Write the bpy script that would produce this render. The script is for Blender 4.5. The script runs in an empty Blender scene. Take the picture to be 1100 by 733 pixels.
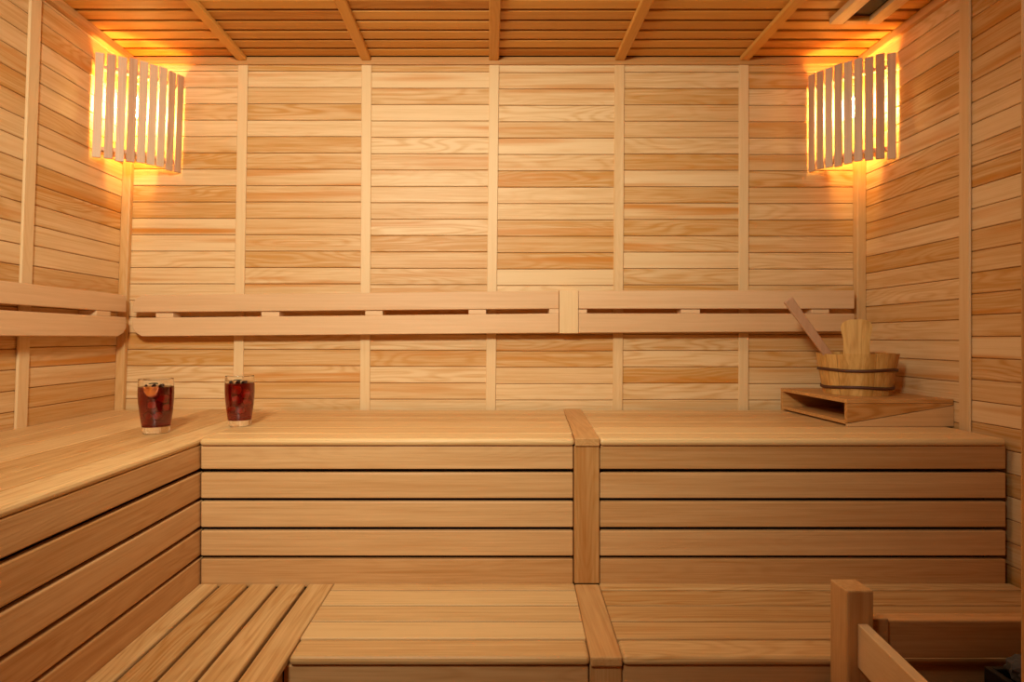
import bpy, bmesh, math, random
from mathutils import Vector
random.seed(11)
R = random.random
U = random.uniform
SC = bpy.context.scene
COL = SC.collection

# ---------------------------------------------------------------- camera, light, exposure
ZTOP = 2.175
H = 1.10                                   # eye height above the floor
cam_d = bpy.data.cameras.new('camera')
cam_d.sensor_fit = 'HORIZONTAL'; cam_d.sensor_width = 36.0
cam_d.lens = 36.0 * 635.0 / 1100.0
cam_d.shift_x = 25.0 / 1100.0
cam_d.shift_y = -3.5 / 1100.0
cam_d.clip_start = 0.02
cam = bpy.data.objects.new('camera', cam_d); COL.objects.link(cam)
cam.location = (0, 0, H); cam.rotation_euler = (math.pi / 2, 0, 0)
SC.camera = cam

world = bpy.data.worlds.new('world'); SC.world = world; world.use_nodes = True
world.node_tree.nodes['Background'].inputs[0].default_value = (1.0, 0.8, 0.6, 1)
world.node_tree.nodes['Background'].inputs[1].default_value = 0.02

def spot(name, loc, aim, power, color, angle, radius):
    d = bpy.data.lights.new(name, 'SPOT'); d.energy = power; d.color = color
    d.spot_size = math.radians(angle); d.spot_blend = 1.0; d.shadow_soft_size = radius
    o = bpy.data.objects.new(name, d); COL.objects.link(o)
    o.location = loc; o.rotation_euler = (Vector(aim) - Vector(loc)).to_track_quat('-Z', 'Y').to_euler()
    return o
spot('unseen_key_spot', (-0.45, -0.02, 1.95), (-0.36, 2.27, 1.58), 166.0, (1.0, 0.985, 0.83), 112, 0.14)  # unseen main light, placed by guess; cone fade leaves the lower right dim
def area(name, loc, aim, sx, sy, power, color):
    d = bpy.data.lights.new(name, 'AREA'); d.shape = 'RECTANGLE'; d.size = sx; d.size_y = sy
    d.energy = power; d.color = color
    o = bpy.data.objects.new(name, d); COL.objects.link(o)
    o.location = loc; o.rotation_euler = (Vector(aim) - Vector(loc)).to_track_quat('-Z', 'Y').to_euler()
    return o
area('added_overhead_fill', (0.10, 1.32, ZTOP - 0.03), (0.10, 1.321, 0), 0.36, 0.36, 5.0, (1.0, 0.95, 0.80))  # added overhead fill without a fixture, lifts the side slats and bench tops
LAMP_EMIT = 400.0
LAMP_COLOR = (1.0, 0.64, 0.19)
vs = SC.view_settings
SC.display_settings.display_device = 'sRGB'
vs.view_transform = 'Standard'; vs.look = 'None'; vs.gamma = 1.0; vs.use_curve_mapping = False
vs.exposure = 0.0

# ---------------------------------------------------------------- materials
def new_mat(name):
    m = bpy.data.materials.new(name); m.use_nodes = True
    return m, m.node_tree, m.node_tree.nodes['Principled BSDF']

def rgb(h):
    c = [int(h[i:i + 2], 16) / 255 for i in (0, 2, 4)]
    return tuple(x / 12.92 if x <= 0.04045 else ((x + 0.055) / 1.055) ** 2.4 for x in c) + (1,)

def wood(name, light, dark, streak, ring=0.35, fine=0.3, orange=0.6, rough=0.48, bump=0.12, spec=0.3):
    m, nt, b = new_mat(name)
    N, L = nt.nodes.new, nt.links.new
    def math_(op, a, c=None, clamp=False):
        n = N('ShaderNodeMath'); n.operation = op; n.use_clamp = clamp
        for i, v in enumerate((a, c)):
            if v is None: continue
            if isinstance(v, (int, float)): n.inputs[i].default_value = v
            else: L(v, n.inputs[i])
        return n.outputs[0]
    at = N('ShaderNodeAttribute'); at.attribute_name = 'gr'
    to = N('ShaderNodeAttribute'); to.attribute_name = 'tone'
    sep = N('ShaderNodeSeparateXYZ'); L(to.outputs['Vector'], sep.inputs[0])
    def noise(scl, detail, rough_=0.5):
        mp = N('ShaderNodeMapping'); mp.inputs['Scale'].default_value = scl; L(at.outputs['Vector'], mp.inputs['Vector'])
        n = N('ShaderNodeTexNoise'); n.inputs['Scale'].default_value = 1.0
        n.inputs['Detail'].default_value = detail; n.inputs['Roughness'].default_value = rough_
        L(mp.outputs[0], n.inputs['Vector']); return n.outputs['Fac']
    contour = noise((1.6, 13, 13), 1.5)
    rings = math_('SINE', math_('MULTIPLY', contour, 95.0))
    rings = math_('POWER', math_('MULTIPLY_ADD', rings, 0.5), 2.0)
    nt.nodes[-1].inputs  # keep order
    for n in nt.nodes:
        if n.type == 'MATH' and n.operation == 'MULTIPLY_ADD': n.inputs[2].default_value = 0.5
    streaks = noise((5, 230, 230), 3.0, 0.65)
    broad = noise((1.1, 26, 26), 2.0)
    gate = math_('POWER', sep.outputs[1], 1.6)
    f_ring = math_('MULTIPLY', math_('MULTIPLY', rings, gate), ring)
    f_fine = math_('MULTIPLY', math_('SUBTRACT', streaks, 0.42), fine * 2.0)
    bands = noise((1.7, 85, 85), 2.0)
    f_band = math_('MULTIPLY', math_('SUBTRACT', bands, 0.45), fine * 1.6)
    f_tone = math_('ADD', math_('MULTIPLY', math_('SUBTRACT', sep.outputs[0], 0.25), 0.85), f_band)
    fac = math_('ADD', math_('ADD', f_ring, f_fine), f_tone, True)
    mx = N('ShaderNodeMix'); mx.data_type = 'RGBA'
    L(fac, mx.inputs['Factor']); mx.inputs['A'].default_value = light; mx.inputs['B'].default_value = dark
    rp = N('ShaderNodeMapRange'); rp.interpolation_type = 'SMOOTHSTEP'
    rp.inputs['From Min'].default_value = 0.52; rp.inputs['From Max'].default_value = 0.74
    L(broad, rp.inputs['Value'])
    f_or = math_('MULTIPLY', math_('MULTIPLY', rp.outputs[0], sep.outputs[2]), orange, True)
    m2 = N('ShaderNodeMix'); m2.data_type = 'RGBA'
    L(f_or, m2.inputs['Factor']); L(mx.outputs['Result'], m2.inputs['A']); m2.inputs['B'].default_value = streak
    L(m2.outputs['Result'], b.inputs['Base Color'])
    b.inputs['Roughness'].default_value = rough
    b.inputs['Specular IOR Level'].default_value = spec
    bp = N('ShaderNodeBump'); bp.inputs['Strength'].default_value = bump; bp.inputs['Distance'].default_value = 0.002
    L(math_('ADD', streaks, math_('MULTIPLY', rings, 0.3)), bp.inputs['Height']); L(bp.outputs[0], b.inputs['Normal'])
    return m

PINE = wood('pine_panelling', rgb('e6c18c'), rgb('c68d45'), rgb('c87c22'), ring=0.5, fine=0.6, orange=0.95)
BATTEN = wood('pine_batten', rgb('e4bf8a'), rgb('cc9858'), rgb('ca8838'), ring=0.25, orange=0.3)
CEIL = wood('ceiling_pine', rgb('dca04c'), rgb('b87424'), rgb('ac6614'), ring=0.3, fine=0.4, orange=0.4)
SEAT = wood('bench_wood', rgb('e4bc80'), rgb('b98040'), rgb('b97a30'), ring=0.35, fine=0.6, orange=0.45, rough=0.42)
SLAT = wood('slat_wood', rgb('dbac74'), rgb('bb8449'), rgb('b87632'), ring=0.3, fine=0.55, orange=0.35, rough=0.45)
STRIP = wood('divider_wood', rgb('d6a468'), rgb('b47a3c'), rgb('b06c2a'), ring=0.3, fine=0.5, orange=0.5)
REST = wood('backrest_wood', rgb('e1b787'), rgb('c2905a'), rgb('c0803c'), ring=0.2, fine=0.3, orange=0.3)
SHADE = wood('lamp_slat_wood', rgb('e0bd98'), rgb('c08e66'), rgb('b87848'), ring=0.2, fine=0.4, orange=0.3)
PAIL = wood('pail_wood', rgb('d8a860'), rgb('b07a34'), rgb('9a5c20'), ring=0.4, fine=0.6, orange=0.6)
LADLE = wood('ladle_wood', rgb('c99a74'), rgb('a8764e'), rgb('a06a3c'), ring=0.2)
BOXW = wood('box_wood', rgb('d6a060'), rgb('b07434'), rgb('a05e22'), ring=0.5, fine=0.3, orange=0.6)
DARKW = wood('dark_seam_shade', rgb('5a3216'), rgb('3a1e0c'), rgb('3a1e0c'), rough=0.8)
GROOVE = wood('groove_wood', rgb('b07a3e'), rgb('8a5826'), rgb('8a5826'), rough=0.7)
FLOORW = wood('floor_wood', rgb('a87444'), rgb('7c5028'), rgb('7c5028'))

def plain(name, color, rough=0.5, metal=0.0, bumpy=0.0, scale=60):
    m, nt, b = new_mat(name)
    n = nt.nodes.new('ShaderNodeTexNoise'); n.inputs['Scale'].default_value = scale; n.inputs['Detail'].default_value = 4
    co = nt.nodes.new('ShaderNodeTexCoord'); nt.links.new(co.outputs['Object'], n.inputs['Vector'])
    mx = nt.nodes.new('ShaderNodeMix'); mx.data_type = 'RGBA'
    mx.inputs['A'].default_value = color; mx.inputs['B'].default_value = tuple(c * 0.65 for c in color[:3]) + (1,)
    nt.links.new(n.outputs['Fac'], mx.inputs['Factor']); nt.links.new(mx.outputs['Result'], b.inputs['Base Color'])
    b.inputs['Roughness'].default_value = rough; b.inputs['Metallic'].default_value = metal
    if bumpy:
        bp = nt.nodes.new('ShaderNodeBump'); bp.inputs['Strength'].default_value = bumpy; bp.inputs['Distance'].default_value = 0.004
        nt.links.new(n.outputs['Fac'], bp.inputs['Height']); nt.links.new(bp.outputs[0], b.inputs['Normal'])
    return m
HOOP = plain('hoop_dark', rgb('5a2f14'), 0.6)
IRON = plain('heater_iron', rgb('2a2623'), 0.5, 0.6)
STONE = plain('heater_stone', rgb('4c4640'), 0.8, 0, 0.8, 30)
VENTD = plain('vent_dark', rgb('3a2010'), 0.8)
PORCELAIN = plain('lamp_socket', rgb('d8d0c4'), 0.35)
ICE = plain('ice', rgb('f08070'), 0.2)
BERRY = plain('berry', rgb('1c0a10'), 0.3)
MINT = plain('mint_leaf', rgb('2c4218'), 0.5)
ORANGE = plain('orange_flesh', rgb('ff8c1a'), 0.35, 0, 0.3, 400)
PEEL = plain('orange_peel', rgb('e06010'), 0.4, 0, 0.3, 700)

def emit_mat(name, color, strength):
    m, nt, b = new_mat(name)
    b.inputs['Base Color'].default_value = (1, 0.9, 0.7, 1)
    b.inputs['Emission Color'].default_value = tuple(color) + (1,)
    b.inputs['Emission Strength'].default_value = strength
    return m
BULB = emit_mat('bulb_glow', LAMP_COLOR, LAMP_EMIT)

GLASS, gnt, gb = new_mat('clear_glass')
gb.inputs['Base Color'].default_value = (1, 1, 1, 1); gb.inputs['Transmission Weight'].default_value = 1
gb.inputs['Roughness'].default_value = 0.0; gb.inputs['IOR'].default_value = 1.45
DRINK, dnt, db = new_mat('red_drink')
db.inputs['Base Color'].default_value = (1, 0.9, 0.88, 1); db.inputs['Transmission Weight'].default_value = 1
db.inputs['Roughness'].default_value = 0.0; db.inputs['IOR'].default_value = 1.33
va = dnt.nodes.new('ShaderNodeVolumeAbsorption'); va.inputs['Color'].default_value = (0.95, 0.02, 0.03, 1); va.inputs["Density"].default_value = 500.0
dnt.links.new(va.outputs[0], dnt.nodes['Material Output'].inputs['Volume'])

# ---------------------------------------------------------------- mesh helpers
AX = {'x': (0, 1, 2), 'y': (1, 0, 2), 'z': (2, 0, 1)}

class MB:
    """collects solids (world coordinates) and links them as one mesh object"""
    def __init__(s): s.v = []; s.f = []; s.g = []; s.t = []; s.sm = []
    def add(s, verts, faces, axis='x', tone=None, smooth=False, off=None):
        if tone is None: tone = (R(), R(), R())
        if off is None: off = (U(0, 40), U(0, 40), U(0, 40))
        base = len(s.v); a = AX[axis]
        for p in verts:
            s.v.append(tuple(p)); s.g.append((p[a[0]] + off[0], p[a[1]] + off[1], p[a[2]] + off[2])); s.t.append(tone)
        for f in faces: s.f.append([base + i for i in f]); s.sm.append(smooth)
        return s
    def bm(s, bm, axis='x', tone=None, smooth=False):
        bm.verts.index_update()
        s.add([v.co.copy() for v in bm.verts], [[v.index for v in f.verts] for f in bm.faces], axis, tone, smooth)
        bm.free(); return s
    def hexa(s, c, bevel=0.0, axis='x', tone=None, seg=2):
        bm = bmesh.new(); vs_ = [bm.verts.new(p) for p in c]
        for q in ((3, 2, 1, 0), (4, 5, 6, 7), (0, 1, 5, 4), (1, 2, 6, 5), (2, 3, 7, 6), (3, 0, 4, 7)): bm.faces.new([vs_[i] for i in q])
        bmesh.ops.recalc_face_normals(bm, faces=bm.faces[:])
        if bevel: bmesh.ops.bevel(bm, geom=bm.edges[:], offset=bevel, segments=seg, affect='EDGES', profile=0.5, clamp_overlap=True)
        return s.bm(bm, axis, tone)
    def box(s, x0, x1, y0, y1, z0, z1, bevel=0.0, axis='x', tone=None, seg=2):
        return s.hexa(((x0, y0, z0), (x1, y0, z0), (x1, y1, z0), (x0, y1, z0), (x0, y0, z1), (x1, y0, z1), (x1, y1, z1), (x0, y1, z1)), bevel, axis, tone, seg)
    def prism(s, pts, vec, bevel=0.0, axis='x', tone=None, seg=2):
        bm = bmesh.new(); f = bm.faces.new([bm.verts.new(p) for p in pts])
        r = bmesh.ops.extrude_face_region(bm, geom=[f])
        bmesh.ops.translate(bm, vec=vec, verts=[g for g in r['geom'] if isinstance(g, bmesh.types.BMVert)])
        bmesh.ops.recalc_face_normals(bm, faces=bm.faces[:])
        if bevel:
            bmesh.ops.bevel(bm, geom=bm.edges[:], offset=bevel, segments=seg, affect='EDGES', profile=0.5, clamp_overlap=True)
        return s.bm(bm, axis, tone)
    def lathe(s, prof, c, n=40, axis='z', tone=None, closed=True):
        vs_, fs = [], []
        for (r, z) in prof:
            for k in range(n):
                a = 2 * math.pi * k / n
                vs_.append((c[0] + r * math.cos(a), c[1] + r * math.sin(a), c[2] + z))
        m = len(prof)
        for i in range(m if closed else m - 1):
            j = (i + 1) % m
            for k in range(n):
                l = (k + 1) % n
                fs.append((i * n + k, i * n + l, j * n + l, j * n + k))
        return s.add(vs_, fs, axis, tone, True)
    def build(s, name, mat, parent=None, angle=None):
        o_ = parent.matrix_world_loc if False else (tuple(parent['_o']) if parent is not None else (0, 0, 0))
        me = bpy.data.meshes.new(name)
        me.from_pydata([(p[0] - o_[0], p[1] - o_[1], p[2] - o_[2]) for p in s.v], [], s.f)
        bm = bmesh.new(); bm.from_mesh(me); bmesh.ops.recalc_face_normals(bm, faces=bm.faces[:]); bm.to_mesh(me); bm.free()
        a = me.attributes.new('gr', 'FLOAT_VECTOR', 'POINT'); a.data.foreach_set('vector', [x for g in s.g for x in g])
        a = me.attributes.new('tone', 'FLOAT_VECTOR', 'POINT'); a.data.foreach_set('vector', [x for g in s.t for x in g])
        me.polygons.foreach_set('use_smooth', s.sm)
        me.materials.append(mat)
        ob = bpy.data.objects.new(name, me); COL.objects.link(ob)
        if parent is not None:
            ob.parent = parent
            if '_o' in parent: ob['_o'] = parent['_o']
        return ob

def tag(o, label, cat, group=None):
    o['label'] = label; o['category'] = cat
    if group: o['group'] = group
    return o
def thing(name, loc, label, cat, group=None):
    o = bpy.data.objects.new(name, None); COL.objects.link(o); o.location = loc; o.empty_display_size = 0.05
    o['_o'] = loc
    return tag(o, label, cat, group)
def struct(o): o['kind'] = 'structure'; return o

# ---------------------------------------------------------------- room shell
YB = 2.268; XR = 1.430; YF = -0.75; ZC = H + 1.075
PITCH = 0.0629
def xl(z): return -1.425 + (z - H + 0.27) * 0.035          # the left wall leans a little
BX = [(-0.942, -0.960), (-0.468, -0.474), (0.020, 0.008), (0.5005, 0.494), (0.977, 0.9755)]   # back battens, x at top and bottom

def rows(z_line):
    """board rows from the ceiling to the floor; z_line is one joint height"""
    k = math.floor((ZC - z_line) / PITCH); z = z_line + (k + 1) * PITCH
    out = []
    while z > 0.0:
        a, b = max(0.0, z - PITCH), min(z, ZC)
        if b - a > 0.006: out.append((a + 0.0011, b - 0.0011))
        z -= PITCH
    return out
BT = 0.012; GD = 0.0045
# back wall
m = MB()
edges = [-1.45] + [0.5 * (a + b) for a, b in BX] + [XR]
for i in range(6):
    for z0, z1 in rows(H + 1.0243 + (0, 0.0, -0.003, -0.006, -0.004, -0.006)[i]):
        a, b = edges[i], edges[i + 1]
        if i == 0: a = xl(0.5 * (z0 + z1))
        m.box(a, b, YB, YB + BT, z0, z1, 0.0018, 'x', seg=1)
wb = struct(m.build('wall_back', PINE))
o = MB().box(-1.6, 1.6, YB + GD, YB + 0.05, 0, ZC, 0, 'x').build('panel_backing', GROOVE, None); o.parent = wb
# left wall (three panels seen, the rest behind the camera)
LB = [1.793, 1.315, 0.835, 0.355, -0.125]
m = MB(); ye = [YB] + LB + [YF]
for i in range(len(ye) - 1):
    for z0, z1 in rows(H + 0.914 + (0, -0.004, 0.006, 0, 0.004, 0)[i]):
        a0, a1 = xl(z0), xl(z1)
        m.hexa(((a0 - BT, ye[i + 1], z0), (a0, ye[i + 1], z0), (a0, ye[i], z0), (a0 - BT, ye[i], z0),
                (a1 - BT, ye[i + 1], z1), (a1, ye[i + 1], z1), (a1, ye[i], z1), (a1 - BT, ye[i], z1)), 0.0018, 'y', seg=1)
wl = struct(m.build('wall_left', PINE))
a0, a1 = xl(0) - GD, xl(ZC) - GD
o = MB().hexa(((a0 - .05, YF, 0), (a0, YF, 0), (a0, YB, 0), (a0 - .05, YB, 0), (a1 - .05, YF, ZC), (a1, YF, ZC), (a1, YB, ZC), (a1 - .05, YB, ZC)), 0, 'y').build('panel_backing', GROOVE); o.parent = wl
# right wall
RB = [1.769, 1.29, 0.81, 0.33, -0.15]
m = MB(); ye = [YB] + RB + [YF]
for i in range(len(ye) - 1):
    for z0, z1 in rows(H + 0.935 + (0, 0.012, 0, -0.004, 0, 0)[i]):
        m.box(XR, XR + BT, ye[i + 1], ye[i], z0, z1, 0.0018, 'y', seg=1)
wr = struct(m.build('wall_right', PINE))
o = MB().box(XR + GD, XR + 0.06, YF, YB, 0, ZC, 0, 'y').build('panel_backing', GROOVE); o.parent = wr
# wall behind the camera
m = MB()
for z0, z1 in rows(H + 1.02):
    m.box(-1.45, XR, YF - BT, YF, z0, z1, 0.0018, 'x', seg=1)
wf = struct(m.build('wall_front', PINE))
o = MB().box(-1.6, 1.6, YF - 0.06, YF - BT, 0, ZC, 0).build('panel_backing', DARKW); o.parent = wf
# ceiling boards, running across
m = MB(); y = YB - 0.0; k = 0
cx = [-1.45] + [b[0] for b in BX] + [XR + BT]
while y > YF:
    for i in range(6):
        m.box(cx[i], cx[i + 1], y - 0.0645, y - 0.0125, ZC, ZC + 0.014, 0.0035, 'x', seg=2)
    y -= 0.0645
ce = struct(m.build('ceiling', CEIL))
o = MB().box(-1.6, 1.6, YF - 0.05, YB + 0.05, ZC + 0.0145, ZC + 0.05, 0).build('panel_backing', DARKW); o.parent = ce
# floor
m = MB(); x = -1.5
while x < XR + 0.02:
    m.box(x, x + 0.098, YF, YB, -0.02, 0.0, 0.002, 'y', seg=1); x += 0.1
struct(m.build('floor', FLOORW))

# ---------------------------------------------------------------- trim: battens, corner strips, cornice
tn = [0]
def trim(mb, mat=BATTEN):
    tn[0] += 1
    return struct(mb.build('trim_%d' % tn[0], mat))
CZ = ZC - 0.030                                      # underside of the cornice
for xt, xb in BX:
    # lean measured between z = H+0.95 and H-0.2, carried to the floor
    s_ = (xt - xb) / 1.15; x1 = xt + s_ * (CZ - H - 0.95); x0 = xb - s_ * (H - 0.2)
    w = 0.019; y0 = YB - 0.007
    trim(MB().hexa(((x0 - w, y0, 0), (x0 + w, y0, 0), (x0 + w, YB, 0), (x0 - w, YB, 0), (x1 - w, y0, CZ), (x1 + w, y0, CZ), (x1 + w, YB, CZ), (x1 - w, YB, CZ)), 0.002, 'z', (U(0, .4), R(), R() * .5), 1))
for yb in LB[:3]:
    a0, a1 = xl(0), xl(CZ); w = 0.023; t = 0.009
    trim(MB().hexa(((a0, yb - w, 0), (a0 + t, yb - w, 0), (a0 + t, yb + w, 0), (a0, yb + w, 0), (a1, yb - w, CZ), (a1 + t, yb - w, CZ), (a1 + t, yb + w, CZ), (a1, yb + w, CZ)), 0.003, 'z', (U(.1, .5), R(), R() * .5), 1))
for yb in RB[:3]:
    trim(MB().box(XR - 0.008, XR, yb - 0.021, yb + 0.021, 0, CZ, 0.003, 'z', (U(.2, .6), R(), R() * .5), 1))
a0, a1 = xl(0), xl(CZ)
trim(MB().hexa(((a0, YB - .022, 0), (a0 + .034, YB - .022, 0), (a0 + .034, YB, 0), (a0, YB, 0), (a1, YB - .022, CZ), (a1 + .034, YB - .022, CZ), (a1 + .034, YB, CZ), (a1, YB, CZ)), 0.004, 'z'))
trim(MB().box(XR - 0.034, XR, YB - 0.03, YB, 0, CZ, 0.004, 'z'))
trim(MB().box(xl(CZ) + 0.026, XR - 0.022, YB - 0.010, YB, CZ, ZC - 0.0005, 0.003, 'x'), STRIP)
c0, c1 = xl(CZ), xl(ZC)
trim(MB().hexa(((c0, YF, CZ), (c0 + .024, YF, CZ), (c0 + .024, YB, CZ), (c0, YB, CZ), (c1, YF, ZC - .0005), (c1 + .024, YF, ZC - .0005), (c1 + .024, YB, ZC - .0005), (c1, YB, ZC - .0005)), 0.003, 'y'), STRIP)
trim(MB().box(XR - 0.020, XR, YF, YB, CZ, ZC - 0.0005, 0.003, 'y'), STRIP)
for xt, xb in BX:
    trim(MB().box(xt - 0.019, xt + 0.019, YF, YB - 0.010, ZC - 0.016, ZC + 0.0005, 0.003, 'y', (U(.1, .6), R(), R() * .6), 1), CEIL)

# ---------------------------------------------------------------- benches
ZU = H - 0.2736; ZL = H - 0.669; TH = 0.020
YU = 1.600                                            # front edge of the upper seat
YLF = 1.238                                           # front edge of the lower seat
XI = -0.785                                           # inner edge of the left wing
G = 0.0009
def div_x(y): return 0.267 + (y - YU) * 0.0793        # centre line of the upper divider
def dl_x(y): return 0.2465 + (y - YLF) * 0.0533       # centre line of the lower divider
DW = 0.0335
SLZ = [(-0.294, -0.358), (-0.3685, -0.4375), (-0.447, -0.5165), (-0.5265, -0.5945), (-0.6035, -0.680)]

def seat_board(parent, c, axis, bev=0.003, front=False, mat=SEAT, name='seat_board', tone=None):
    return MB().hexa(c, bev, axis, tone or (U(0, .8), R(), R()), 3 if front else 1).build(name, mat, parent)

# upper bench, left wing
t = thing('sauna_bench', (-1.1, 0.9, 0), 'upper tier bench wing along the left wall, one glass standing at its far end', 'bench')
xs = [xl(ZU) + 0.002, -1.30, -1.185, -1.07, -0.965, -0.875, XI]
for i in range(len(xs) - 1):
    x0, x1 = xs[i] + G, xs[i + 1] - G
    last = i == len(xs) - 2
    yb = YB - 0.025 if i == 0 else YB - 0.002
    seat_board(t, ((x0, -0.3, ZU - TH), (x1, -0.3, ZU - TH), (x1, yb, ZU - TH), (x0, yb, ZU - TH), (x0, -0.3, ZU), (x1, -0.3, ZU), (x1, yb, ZU), (x0, yb, ZU)), 'y', 0.009 if last else 0.0022, last)
for z1, z0 in SLZ:
    MB().box(XI - 0.022, XI - 0.003, -0.3, YU + 0.032, H + z0, H + z1, 0.003, 'y', (U(.2, 1), U(.3, 1), R())).build('front_slat', SLAT, t)
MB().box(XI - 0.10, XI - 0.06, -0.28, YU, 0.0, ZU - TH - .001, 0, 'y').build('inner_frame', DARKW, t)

def mid_bench(x_of0, x_of1, label):
    t = thing('sauna_bench', (0.5 * (x_of0(YU) + x_of1(YU)), 0.5 * (YU + YB), 0), label, 'bench')
    ys = [YU, 1.70, 1.805, 1.915, 2.03, 2.145, YB - 0.002]
    for i in range(6):
        y0, y1 = ys[i] + G * (i > 0), ys[i + 1] - G
        cut = YB - 0.033 if i == 5 else y1
        seat_board(t, ((x_of0(y0), y0, ZU - TH), (x_of1(y0), y0, ZU - TH), (x_of1(y1), cut, ZU - TH), (x_of0(y1), cut, ZU - TH),
                       (x_of0(y0), y0, ZU), (x_of1(y0), y0, ZU), (x_of1(y1), cut, ZU), (x_of0(y1), cut, ZU)), 'x', 0.009 if i == 0 else 0.0022, i == 0)
    return t
t = mid_bench(lambda y: XI + G, lambda y: div_x(y) - DW - G, 'upper tier bench section against the back wall, one glass on its left corner')
for z1, z0 in SLZ:
    MB().box(XI + 0.001, 0.230, YU + 0.010, YU + 0.028, H + z0, H + z1, 0.003, 'x', (U(.1, .8), U(0, .6), R())).build('front_slat', SLAT, t)
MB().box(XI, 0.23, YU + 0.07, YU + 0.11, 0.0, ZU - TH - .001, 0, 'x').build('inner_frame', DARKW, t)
t = mid_bench(lambda y: div_x(y) + DW + G, lambda y: 1.404, 'upper tier bench section on the right, carrying the wooden box and bucket')
for z1, z0 in SLZ:
    MB().box(0.303, 1.409, YU + 0.010, YU + 0.028, H + z0, H + z1, 0.003, 'x', (U(.2, .9), U(0, .6), R())).build('front_slat', SLAT, t)
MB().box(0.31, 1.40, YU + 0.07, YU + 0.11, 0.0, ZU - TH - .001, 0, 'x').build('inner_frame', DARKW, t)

# upper divider: a flat strip between the seats and the upright below it
t = thing('bench_divider', (0.267, YU, 0), 'upper divider strip and upright between the two upper bench sections', 'bench divider')
y0, y1 = YU - 0.002, YB - 0.01
MB().hexa(((div_x(y0) - DW, y0, ZU - TH), (div_x(y0) + DW, y0, ZU - TH), (div_x(y1) + DW, y1, ZU - TH), (div_x(y1) - DW, y1, ZU - TH),
           (div_x(y0) - DW, y0, ZU + .001), (div_x(y0) + DW, y0, ZU + .001), (div_x(y1) + DW, y1, ZU + .001), (div_x(y1) - DW, y1, ZU + .001)), 0.002, 'y', (.5, .9, .6)).build('top_strip', STRIP, t)
MB().box(0.2325, 0.3005, YU + 0.004, YU + 0.035, ZL + 0.0015, ZU - TH - .001, 0.002, 'z', (.8, .7, .8)).build('upright', STRIP, t)

# lower bench, left wing: separate rounded planks running along the wall
t = thing('sauna_bench', (-0.6, 0.9, 0), 'lower tier bench wing on the left, of spaced planks running front to back', 'bench')
gx = [-0.7875, -0.731, -0.652, -0.5735, -0.4945, -0.421]
for i in range(5):
    x0, x1 = gx[i] + (0.0 if i == 0 else 0.0045), gx[i + 1] - (0.0045 if i < 4 else 0.001)
    seat_board(t, ((x0, -0.3, ZL - TH), (x1, -0.3, ZL - TH), (x1, YU + .0095, ZL - TH), (x0, YU + .0095, ZL - TH), (x0, -0.3, ZL), (x1, -0.3, ZL), (x1, YU + .0095, ZL), (x0, YU + .0095, ZL)), 'y', 0.006, True, tone=(U(.3, .9), U(.3, 1), R()))
for i in range(4):
    z1 = ZL - TH - 0.003 - i * 0.0985
    MB().box(-0.452, -0.434, -0.3, YLF + 0.009, z1 - 0.088, z1, 0.003, 'y', (U(.3, 1), R(), R())).build('front_slat', SLAT, t)
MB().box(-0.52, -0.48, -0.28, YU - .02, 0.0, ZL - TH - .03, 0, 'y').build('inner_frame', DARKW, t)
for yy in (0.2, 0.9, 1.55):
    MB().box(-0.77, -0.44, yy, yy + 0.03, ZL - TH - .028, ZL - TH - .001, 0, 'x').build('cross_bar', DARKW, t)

def low_bench(x0f, x1f, label, xe0, xe1):
    t = thing('sauna_bench', (0.5 * (x0f(YLF) + x1f(YLF)), 0.5 * (YU + YLF), 0), label, 'bench')
    ys = [YLF, 1.314, 1.394, 1.477, 1.565, YU + 0.0095]
    for i in range(5):
        y0, y1 = ys[i] + 0.002 * (i > 0), ys[i + 1] - 0.002 * (i < 4)
        seat_board(t, ((x0f(y0), y0, ZL - TH), (x1f(y0), y0, ZL - TH), (x1f(y1), y1, ZL - TH), (x0f(y1), y1, ZL - TH),
                       (x0f(y0), y0, ZL), (x1f(y0), y0, ZL), (x1f(y1), y1, ZL), (x0f(y1), y1, ZL)), 'x', 0.009 if i == 0 else 0.0014, i == 0)
    for ym in ys[2:5]:  # dark strips added in the seams to stand in for gap shade
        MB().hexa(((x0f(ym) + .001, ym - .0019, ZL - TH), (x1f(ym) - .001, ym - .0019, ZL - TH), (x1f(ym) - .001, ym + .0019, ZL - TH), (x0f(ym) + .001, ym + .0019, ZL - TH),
                   (x0f(ym) + .001, ym - .0019, ZL - .0012), (x1f(ym) - .001, ym - .0019, ZL - .0012), (x1f(ym) - .001, ym + .0019, ZL - .0012), (x0f(ym) + .001, ym + .0019, ZL - .0012)), 0, 'x').build('seam_shade_strip', DARKW, t)
    for i in range(4):
        z1 = ZL - TH - 0.003 - i * 0.0985
        MB().box(xe0, xe1, YLF + 0.010, YLF + 0.028, z1 - 0.088, z1, 0.003, 'x', (U(.3, .9), R(), R())).build('front_slat', SLAT, t)
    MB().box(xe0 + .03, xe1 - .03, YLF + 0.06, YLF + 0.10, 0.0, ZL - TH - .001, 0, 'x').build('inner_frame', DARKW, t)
    return t
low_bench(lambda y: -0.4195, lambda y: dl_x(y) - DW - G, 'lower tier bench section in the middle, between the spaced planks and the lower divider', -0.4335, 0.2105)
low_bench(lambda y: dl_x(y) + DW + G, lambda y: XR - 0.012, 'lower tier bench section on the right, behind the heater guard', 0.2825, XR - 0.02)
t = thing('bench_divider', (0.2465, YLF, 0), 'lower divider strip between the two lower bench sections', 'bench divider')
y0, y1 = YLF - 0.003, YU + 0.004
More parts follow.
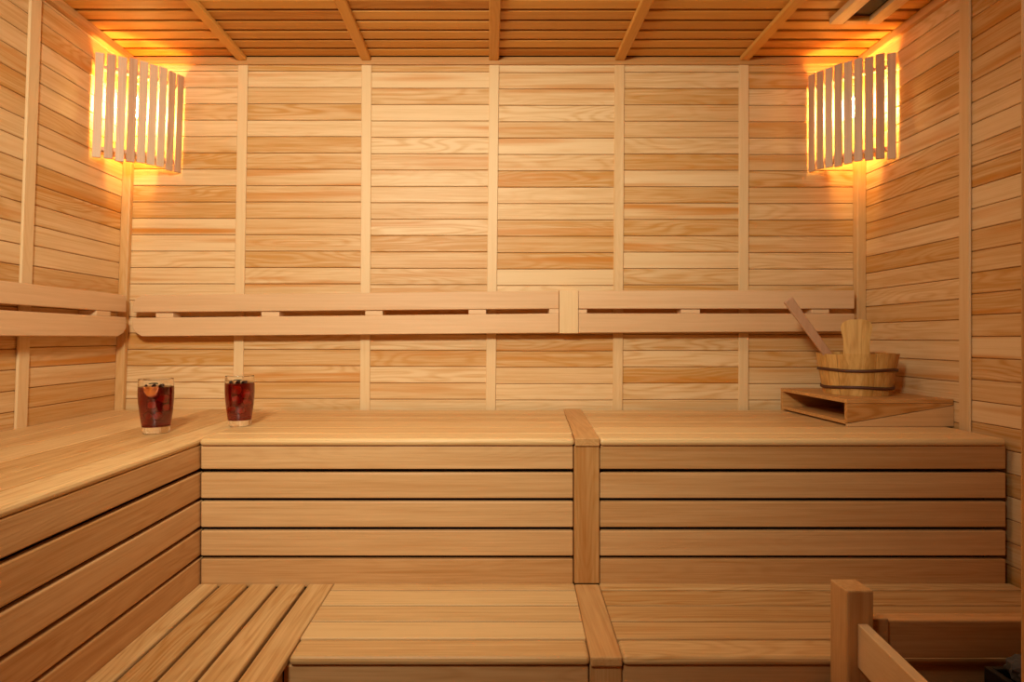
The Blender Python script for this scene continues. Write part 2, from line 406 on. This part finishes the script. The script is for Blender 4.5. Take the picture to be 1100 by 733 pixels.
MB().hexa(((dl_x(y0) - DW, y0, ZL - TH), (dl_x(y0) + DW, y0, ZL - TH), (dl_x(y1) + DW, y1, ZL - TH), (dl_x(y1) - DW, y1, ZL - TH),
           (dl_x(y0) - DW, y0, ZL + .001), (dl_x(y0) + DW, y0, ZL + .001), (dl_x(y1) + DW, y1, ZL + .001), (dl_x(y1) - DW, y1, ZL + .001)), 0.004, 'y', (.35, .6, .9)).build('top_strip', STRIP, t)
MB().box(0.2130, 0.2800, YLF + 0.006, YLF + 0.035, 0.0, ZL - TH - .001, 0.002, 'z', (.8, .5, .5)).build('upright', SLAT, t)

# ---------------------------------------------------------------- backrests
def rail(parent, name, x0, x1, za0, za1, zb0, zb1, y0, y1, round_top=False, cham_bot=False):
    """a board from x0 (bottom za0, top za1) to x1 (zb0, zb1)"""
    pts = []
    if cham_bot: pts += [(x0, y0, za0 + .030), (x0 + .012, y0, za0 + .014), (x0 + .034, y0, za0)]
    else: pts += [(x0, y0, za0)]
    pts += [(x1, y0, zb0), (x1, y0, zb1)]
    if round_top:
        for k in range(6):
            a = math.pi / 2 * k / 5
            pts.append((x0 + .045 - .045 * math.sin(a), y0, za1 - .045 + .045 * math.cos(a)))
    else: pts += [(x0, y0, za1)]
    return MB().prism(pts, (0, y1 - y0, 0), 0.003, 'x', (U(.1, .6), U(0, .5), R())).build(name, REST, parent)
def zline(a, b, x0, x1): return lambda x: a + (b - a) * (x - x0) / (x1 - x0)
t = thing('backrest', (-0.53, 2.2, H + .09), 'long two-rail backrest on the back wall, left of the joint plate', 'backrest')
rail(t, 'rail', -1.327, 0.2615, H + .0946, H + .159, H + .108, H + .175, 2.2, 2.222, True)
rail(t, 'rail', -1.327, 0.2615, H + .005, H + .074, H + .018, H + .091, 2.2, 2.222, False, True)
zg = zline(.074, .091, -1.327, .2615)
for a, b in ((-1.240, -1.175), (-0.847, -0.780), (-0.46, -0.395), (-0.075, -0.01), (0.225, 0.2615)):
    MB().box(a, b, 2.2015, 2.2605, H + zg((a + b) / 2), H + zg((a + b) / 2) + .0165, 0.001, 'x', (.2, .3, .2)).build('cleat', REST, t)
t = thing('backrest', (0.85, 2.2, H + .09), 'shorter two-rail backrest on the back wall, right of the joint plate behind the ladle', 'backrest')
rail(t, 'rail', 0.3345, 1.362, H + .108, H + .175, H + .108, H + .177, 2.2, 2.222)
rail(t, 'rail', 0.3345, 1.362, H + .018, H + .091, H + .0236, H + .090, 2.2, 2.222)
for a, b in ((0.3345, 0.366), (0.717, 0.787), (1.203, 1.268)):
    MB().box(a, b, 2.2015, 2.2605, H + .091, H + .1055, 0.001, 'x', (.2, .3, .2)).build('cleat', REST, t)
tag(MB().box(0.263, 0.333, 2.196, 2.2605, H + .0165, H + .178, 0.002, 'z', (.25, .3, .3)).build('joint_plate', BATTEN),
    'short upright plate joining the two backrests on the back wall', 'joint plate')
# left wall backrest
t = thing('backrest', (-1.345, 1.2, H + .08), 'two-rail backrest on the left wall, above the left bench wing', 'backrest')
def yrail(name, y0, y1, z0, z1, rt, cb):
    xf = -1.345; pts = [(xf, y0, z0)]
    if cb: pts += [(xf, y1 - .05, z0), (xf, y1 - .018, z0 + .012), (xf, y1, z0 + .032)]
    else: pts += [(xf, y1, z0)]
    if rt: pts += [(xf, y1, z1 - .02), (xf, y1 - .02, z1)]
    else: pts += [(xf, y1, z1)]
    pts += [(xf, y0, z1)]
    return MB().prism(pts, (-0.022, 0, 0), 0.003, 'y', (U(.3, .7), U(0, .5), R())).build(name, REST, t)
yrail('rail', -0.2, 2.195, H + .0946, H + .158, False, False)
yrail('rail', -0.2, 2.195, H + .005, H + .0765, False, True)
for a in (0.3, 0.95, 1.45, 2.03):
    MB().box(xl(H + .09) + 0.0006, -1.3465, a, a + .075, H + .0765, H + .0935, 0.001, 'y', (.3, .3, .2)).build('cleat', REST, t)

# ---------------------------------------------------------------- corner lamps
def corner_lamp(cx, sgn, label):
    cy = YB; z0, z1 = H + 0.630, H + 1.000
    t = thing('corner_lamp', (cx, cy, z0), label, 'lamp', 'slatted corner lamps')
    a = Vector((cx + sgn * 0.0025, cy - 0.203, 0)); b = Vector((cx + sgn * (0.214 if sgn > 0 else 0.205), cy - 0.0015, 0))
    lean = 0.035 if sgn > 0 else 0.0
    mid = (a + b) / 2; nrm = Vector((sgn * 0.70, -0.714, 0)).normalized()
    chord = (b - a); L_ = chord.length; cd = chord.normalized(); sag = 0.034
    def pt(s): return a + chord * s + nrm * (sag * 4 * s * (1 - s))
    n = 9
    for k in range(n):
        s = (k + 0.5) / n; p = pt(s); tg = (pt(min(1, s + .03)) - pt(max(0, s - .03))).normalized(); nn = Vector((tg.y, -tg.x, 0))
        if nn.dot(nrm) < 0: nn = -nn
        w = L_ / n * 0.415; dz0, dz1 = U(-.004, .004), U(-.003, .003)
        q = [p - tg * w - nn * .004, p + tg * w - nn * .004, p + tg * w + nn * .005, p - tg * w + nn * .005]
        c = [Vector((v.x - lean * .17, v.y, z0 + dz0)) for v in q] + [Vector((v.x + lean * .2, v.y, z1 + dz1)) for v in q]
        MB().hexa(c, 0.0012, 'z', (U(0, 1), R(), R() * .5), 1).build('slat', SHADE, t)
    for zz in (z0 + 0.030, z1 - 0.055):
        # curved board joining the slats, cut to fit the corner
        pts = [pt(.07 + .86 * k / 12) - nrm * 0.0055 for k in range(13)]
        if zz < z0 + .1: inner = [Vector((cx + sgn * 0.118, cy - 0.014, 0)), Vector((cx + sgn * 0.014, cy - 0.118, 0))]
        else: inner = [p - nrm * 0.022 for p in reversed(pts)]
        MB().prism([Vector((p.x + lean * (zz - z0 - .17), p.y, zz)) for p in pts + inner], (0, 0, .014), 0, 'x', (.6, .3, .4)).build('shade_rail', SHADE, t)
    bp = Vector((cx + sgn * 0.078, cy - 0.078, z0 + 0.225))
    prof = [(0.0005, -0.036), (0.012, -0.033), (0.021, -0.022), (0.0235, -0.008), (0.021, 0.008), (0.014, 0.022), (0.011, 0.032), (0.0005, 0.032)]
    MB().lathe(prof, bp, 24).build('bulb', BULB, t)
    sock = MB().lathe([(0.0005, 0.0325), (0.017, 0.0325), (0.019, 0.05), (0.019, 0.075), (0.0005, 0.075)], bp, 24)
    so = sock.build('lamp_socket', PORCELAIN, t)
    MB().hexa([Vector((cx + sgn * x_, cy - y_, zz)) for zz in (bp.z + .0755, bp.z + .0875) for x_, y_ in ((0.036, 0.036), (0.105, 0.080), (0.105, 0.105), (0.080, 0.105))], 0, 'x').build('socket_bracket', SHADE, t)
    return t
corner_lamp(xl(H + .8), 1, 'lit slatted wooden lamp in the left corner of the back wall')
corner_lamp(XR, -1, 'lit slatted wooden lamp in the right corner, high above the bucket')

# ---------------------------------------------------------------- ceiling vent
t = thing('ceiling_vent', (1.228, 1.88, ZC), 'small framed vent opening in the ceiling, near the right lamp', 'vent')
zv = ZC - 0.020
MB().box(1.146, 1.192, 1.70, 1.990, zv, ZC + .0003, 0.002, 'y', (.3, .4, .3)).build('frame_strip', BATTEN, t)
MB().box(1.268, 1.314, 1.70, 1.990, zv, ZC + .0003, 0.002, 'y', (.4, .4, .3)).build('frame_strip', BATTEN, t)
MB().box(1.1925, 1.2675, 1.966, 1.990, zv, ZC + .0003, 0.002, 'x', (.4, .4, .3)).build('frame_strip', CEIL, t)
MB().box(1.1925, 1.2675, 1.70, 1.724, zv, ZC + .0003, 0.002, 'x', (.4, .4, .3)).build('frame_strip', CEIL, t)
MB().box(1.1925, 1.2675, 1.7245, 1.9655, ZC - .004, ZC - .0005, 0, 'x').build('opening', VENTD, t)

# ---------------------------------------------------------------- box with bucket and ladle
bx0, bx1, by0, by1 = 1.100, XR - 0.0015, 1.815, 2.228
bz0, bz1 = ZU + 0.0005, ZU + 0.084
t = thing('wooden_box', (1.26, 2.03, ZU), 'low open-ended wooden box on the right bench corner, under the bucket', 'box')
MB().box(bx0, bx1, by0 + .0005, by1, bz1 - .012, bz1, 0.0015, 'x', (.5, .9, .6)).build('top_board', BOXW, t)
MB().prism([(bx0, by0, bz0 + .0105), (bx1, by0, bz0 + .066), (bx1, by0, bz1 - .0125), (bx0, by0, bz1 - .0125)][::1], (0, .014, 0), 0.0012, 'x', (.75, 1, .9)).build('front_board', BOXW, t)
MB().prism([(bx0 + .004, by0, bz0), (bx1, by0, bz0), (bx1, by0, bz0 + .0645), (bx0 + .004, by0, bz0 + .009)], (0, .014, 0), 0.001, 'x', (.2, .3, .2)).build('wedge_board', SLAT, t)
MB().box(bx0 + .002, bx1, by0 + .0145, by1 - .0145, bz0 + .006, bz0 + .017, 0.001, 'x', (.5, .6, .4)).build('bottom_board', BOXW, t)
MB().box(bx0, bx1, by1 - .014, by1, bz0, bz1 - .0125, 0.001, 'x', (.6, .6, .4)).build('back_board', BOXW, t)

bc = Vector((1.244, 2.000, bz1 + 0.0005))
BR0, BR1, BH = 0.099, 0.1215, 0.137
BA = math.atan2(-bc.y, -bc.x)                        # the tall stave stands on the side towards the room
t = thing('wooden_bucket', tuple(bc), 'round wooden sauna bucket with a tall handle stave, on the low wooden box', 'bucket')
NS = 20
def rad(h): return BR0 + (BR1 - BR0) * h / BH
m = MB()
for k in range(NS):
    a0 = 2 * math.pi * (k + .02) / NS + BA - math.pi / NS; a1 = 2 * math.pi * (k + .98) / NS + BA - math.pi / NS
    tone = (R(), U(.3, 1), R()); dh = U(-.0025, .0025)
    if k == 0: continue
    vv, ff = [], []
    ns = 3
    for h in (0.0, BH + dh):
        for rr in (rad(h), rad(h) - .013):
            for j in range(ns + 1):
                a = a0 + (a1 - a0) * j / ns
                vv.append((bc.x + rr * math.cos(a), bc.y + rr * math.sin(a), bc.z + h))
    q = ns + 1
    for j in range(ns):
        ff += [(j, j + 1, 2 * q + j + 1, 2 * q + j), (q + j + 1, q + j, 3 * q + j, 3 * q + j + 1), (2 * q + j, 2 * q + j + 1, 3 * q + j + 1, 3 * q + j), (j + 1, j, q + j, q + j + 1)]
    ff += [(0, 2 * q, 3 * q, q), (ns, q + ns, 3 * q + ns, 2 * q + ns)]
    m.add(vv, ff, 'z', tone)
m.build('stave_ring', PAIL, t)
MB().lathe([(0.0005, 0.004), (BR0 - .0135, 0.004), (BR0 - .0125, 0.016), (0.0005, 0.016)], bc, 32).build('bucket_base', PAIL, t)
# tall front stave that widens to a rounded head
def tall_stave():
    hs = [(0, .0178), (.05, .0195), (.10, .0215), (.137, .0365), (.152, .036), (.185, .0365), (.205, .041), (.222, .0435), (.234, .041), (.243, .032), (.248, .017)]
    vv, ff = [], []; nseg = 6
    for h, w in hs:
        r = rad(min(h, BH)) + max(0, h - BH) * 0.06
        for rr in (r + (.002 if h > .12 else 0), r - .013):
            for j in range(nseg + 1):
                x = -w + 2 * w * j / nseg
                q_ = math.sqrt(max(rr * rr - x * x, 0)); vv.append((bc.x + q_ * math.cos(BA) - x * math.sin(BA), bc.y + q_ * math.sin(BA) + x * math.cos(BA), bc.z + h))
    q = nseg + 1; n = len(hs)
    for i in range(n - 1):
        A, B = i * 2 * q, (i + 1) * 2 * q
        for j in range(nseg):
            ff += [(A + j, A + j + 1, B + j + 1, B + j), (A + q + j + 1, A + q + j, B + q + j, B + q + j + 1)]
        ff += [(A, B, B + q, A + q), (A + nseg, A + q + nseg, B + q + nseg, B + nseg)]
    E = (n - 1) * 2 * q
    for j in range(nseg): ff += [(j + 1, j, q + j, q + j + 1), (E + j, E + j + 1, E + q + j + 1, E + q + j)]
    return MB().add(vv, ff, 'z', (.2, .9, .4))
tall_stave().build('handle_stave', PAIL, t)
for h in (0.083, 0.026):
    pr = [(rad(h) + .0004, h - .005), (rad(h) + .0045, h - .004), (rad(h) + .0045, h + .004), (rad(h) + .0008, h + .005)]
    mm = MB().lathe(pr, bc, 48)
    for i, p in enumerate(mm.v):                       # the hoops run slightly uneven
        an = math.atan2(p[1] - bc.y, p[0] - bc.x); mm.v[i] = (p[0], p[1], p[2] + .0022 * math.sin(3 * an + h * 60))
    mm.build('hoop', HOOP, t)

t = thing('ladle', (1.137, 1.985, bz1 + BH), 'wooden ladle leaning out of the bucket to the left', 'ladle')
tip = Vector((0.997, 1.972, H + .128)); end = Vector((1.172, 1.990, H - .100))
d = (end - tip).normalized(); s_ = Vector((d.z, 0, -d.x)).normalized(); s_ = -s_ if s_.x < 0 else s_
nn = d.cross(s_).normalized()
def hand(w0, w1, th):
    c = []
    for sg in (-1, 1):
        for P_, w in ((tip, w0), (end, w1)):
            pass
    A = [tip - s_ * w0 - nn * th, tip + s_ * w0 - nn * th, end + s_ * w1 - nn * th, end - s_ * w1 - nn * th]
    return A + [v + nn * 2 * th for v in A]
MB().hexa(hand(.0165, .0125, .006), 0.004, 'z', (.4, .3, .3), 3).build('ladle_handle', LADLE, t)
bo = end + Vector((0.035, 0.0, -0.003))
MB().lathe([(0.0005, -.022), (.02, -.02), (.033, -.004), (.036, .016), (.033, .016), (.029, -.002), (.017, -.015), (.0005, -.017)], bo, 24).build('ladle_bowl', LADLE, t)

# ---------------------------------------------------------------- drinks
from mathutils import Euler, Matrix
def drink(x, y, label, rs, orange, seed, where):
    rnd = random.Random(seed)
    c = Vector((x, y, ZU + 0.0006))
    t = thing('drink_glass', tuple(c), label, 'glass', 'drinks on the upper bench')
    k = rs; ca = math.atan2(-y, -x); cr = ca + math.pi / 2
    outer = [(.0005, 0), (.029, 0), (.0315, .0004), (.0332, .002), (.0337, .004), (.035, .012), (.0375, .03), (.0415, .06), (.0445, .09), (.0455, .115), (.0448, .140), (.0440, .153), (.0439, .1546), (.0436, .155)]
    inner = [(.0431, .155), (.0428, .1546), (.0428, .153), (.0436, .140), (.0440, .115), (.0430, .09), (.0400, .06), (.0360, .03), (.0348, .025), (.033, .0205), (.030, .0187), (.027, .0182), (.0005, .018)]
    MB().lathe([(r * k, h) for r, h in outer + inner], c, 48, closed=False).build('glass', GLASS, t)
    liq = [(.0005, .0183), (.0265, .0182), (.030, .0187), (.033, .0205), (.0348, .025), (.0360, .03), (.0400, .06), (.0430, .09), (.0440, .115), (.0438, .131), (.0436, .1326), (.0430, .133), (.042, .133), (.0005, .133)]
    MB().lathe([(r * k + .0001, h) for r, h in liq], c, 48, closed=False).build('drink', DRINK, t)
    # ice seen through the drink
    for (dx, dy, h, q) in ((-.010, -.027, .083, .0095), (.016, -.025, .100, .010), (-.019, -.015, .052, .0085), (.004, -.025, .052, .0085), (.020, -.018, .074, .009), (-.008, -.026, .113, .010)):
        bm = bmesh.new(); bmesh.ops.create_cube(bm, size=q * 2)
        bmesh.ops.bevel(bm, geom=bm.edges[:], offset=.0025, segments=2, affect='EDGES')
        rot = Euler((rnd.random() * 3, rnd.random() * 3, rnd.random() * 3))
        bmesh.ops.transform(bm, matrix=Matrix.Translation(c + Vector((dx * math.cos(cr) - dy * math.sin(cr), dx * math.sin(cr) + dy * math.cos(cr), h))) @ rot.to_matrix().to_4x4(), verts=bm.verts[:])
        tag(MB().bm(bm).build('ice_cube', ICE), 'ice cube sunk in the red drink of the glass ' + where, 'ice cube', 'ice cubes in the glass ' + where)
    for i in range(6):
        an = i * 1.05 + rnd.random() * .5; rr = (.012, .027)[i % 2]
        bm = bmesh.new(); bmesh.ops.create_uvsphere(bm, u_segments=12, v_segments=8, radius=rnd.uniform(.004, .0055))
        bmesh.ops.translate(bm, vec=c + Vector((rr * math.cos(an), rr * math.sin(an), .1345)), verts=bm.verts[:])
        tag(MB().bm(bm, smooth=True).build('berry', BERRY), 'dark berry floating on the drink in the glass ' + where, 'berry', 'berries on the glass ' + where)
    vv, ff = [], []
    for i in range(7):
        q = i / 6; w = .008 * math.sin(math.pi * q) + .0003
        for sg in (-1, 0, 1): vv.append((c.x - .014 + .026 * q, c.y - .012 + w * sg, c.z + .1402 + .002 * abs(sg) + .0012 * math.sin(3 * q)))
    for i in range(6):
        for j in range(2): ff.append((i * 3 + j, i * 3 + j + 1, i * 3 + j + 4, i * 3 + j + 3))
    lf = tag(MB().add(vv, ff).build('mint_leaf', MINT), 'small dark green leaf on the drink in the glass ' + where, 'leaf')
    so = lf.modifiers.new('thickness', 'SOLIDIFY'); so.thickness = .0008
    if orange:
        # half round of orange tucked against the front of the glass, peel side up
        th = ca + math.radians(-4); tx = Vector((-math.sin(th), math.cos(th), 0)); fx = Vector((math.cos(th), math.sin(th), 0))
        w = thing('orange_wedge', tuple(c + Vector((-.010, -.030, .13))), 'orange fruit wedge against the side of the glass ' + where, 'orange wedge')
        def wp(a, r_, back=0.0):
            la = r_ * math.cos(a) - .010; rr = math.sqrt(.0456 ** 2 - la * la) - back
            return c + tx * la + fx * rr + Vector((0, 0, .1345 + 1.4 * r_ * math.sin(a)))
        an = [-math.pi * i / 12 for i in range(13)]
        def slab(r0, r1, name, mat):
            m_ = MB(); vv, ff = [], []
            for a in an:
                for r_, bk in ((r0, 0), (r1, 0), (r1, .009), (r0, .009)): vv.append(wp(a, r_, bk))
            for i in range(12):
                for q in range(4):
                    k0, k1 = i * 4 + q, i * 4 + (q + 1) % 4; ff.append((k0, k1, k1 + 4, k0 + 4))
            ff += [(0, 1, 2, 3), (51, 50, 49, 48)]
            m_.add(vv, ff).build(name, mat, w)
        slab(.0004, .0180, 'flesh', ORANGE)
        slab(.0182, .0202, 'peel', PEEL)
    return t
drink(-0.958, 1.703, 'glass of red iced drink with an orange wedge, nearer the left wall', 1.03, True, 3, 'nearer the left wall')
drink(-0.774, 1.838, 'glass of red iced drink without an orange wedge, on the bench corner', 0.96, False, 8, 'on the bench corner')

# ---------------------------------------------------------------- heater guard and heater
t = thing('heater_guard', (0.72, 1.0, 0), 'wooden guard of posts and rails around the heater, lower right', 'guard rail')
zp = H - 0.4926
MB().box(0.697, 0.749, 1.150, 1.2075, 0.0, zp, 0.003, 'z', (.4, .6, .5)).build('corner_post', STRIP, t)
MB().box(0.661, 0.715, 0.680, 0.7356, 0.0, ZC - 0.001, 0.003, 'z', (.4, .6, .5)).build('tall_post', STRIP, t)
za, zb = H - 0.641, H - 0.556
MB().hexa(((.662, .7365, za), (.682, .7365, za), (.737, 1.1495, za), (.717, 1.1495, za), (.662, .7365, zb), (.682, .7365, zb), (.737, 1.1495, zb), (.717, 1.1495, zb)), 0.002, 'y', (.15, .3, .3)).build('side_rail', BATTEN, t)
MB().box(0.806, XR - 0.010, 1.200, 1.2345, H - .651, H - .5745, 0.003, 'x', (.7, .6, .4)).build('rear_board', SLAT, t)
MB().box(0.7495, 0.8055, 1.190, 1.2055, H - .628, H - .566, 0.002, 'x', (1, .5, 1)).build('board_cleat', SLAT, t)

hx0, hx1, hy0, hy1, hz0, hz1 = 0.938, 1.330, 0.800, 1.120, 0.12, H - 0.622
t = thing('sauna_heater', (1.13, 0.96, 0), 'dark metal sauna heater holding stones, behind the wooden guard', 'heater')
m = MB()
for a in ((hx0, hx0 + .012, hy0, hy1), (hx1 - .012, hx1, hy0, hy1), (hx0 + .012, hx1 - .012, hy0, hy0 + .012), (hx0 + .012, hx1 - .012, hy1 - .012, hy1)):
    m.box(a[0], a[1], a[2], a[3], hz0, hz1, .002)
m.build('heater_shell', IRON, t)
MB().box(hx0 + .0125, hx1 - .0125, hy0 + .0125, hy1 - .0125, hz1 - .052, hz1 - .027, 0).build('stone_tray', IRON, t)
for x_ in (hx0 + .01, hx1 - .05):
    for y_ in (hy0 + .01, hy1 - .05):
        MB().box(x_, x_ + .04, y_, y_ + .04, 0, hz0 - .0005, .002, 'z').build('leg', IRON, t)
stones = []
rnd = random.Random(5)
for i in range(5):
    for j in range(4):
        bm = bmesh.new(); bmesh.ops.create_icosphere(bm, subdivisions=3, radius=.034)
        for v in bm.verts: v.co *= rnd.uniform(.82, 1.08)
        for v in bm.verts: v.co.z *= .8
        ob = MB().bm(bm).build('heater_stone', STONE)
        ob.location = (hx0 + .049 + i * .0715, hy0 + .049 + j * .0775, hz1 + .010 + rnd.uniform(-.003, .012))
        tag(ob, 'rough grey stone among the pile on top of the dark heater', 'stone', 'stones on the heater')

for o in bpy.data.objects:
    if '_o' in o: del o['_o']
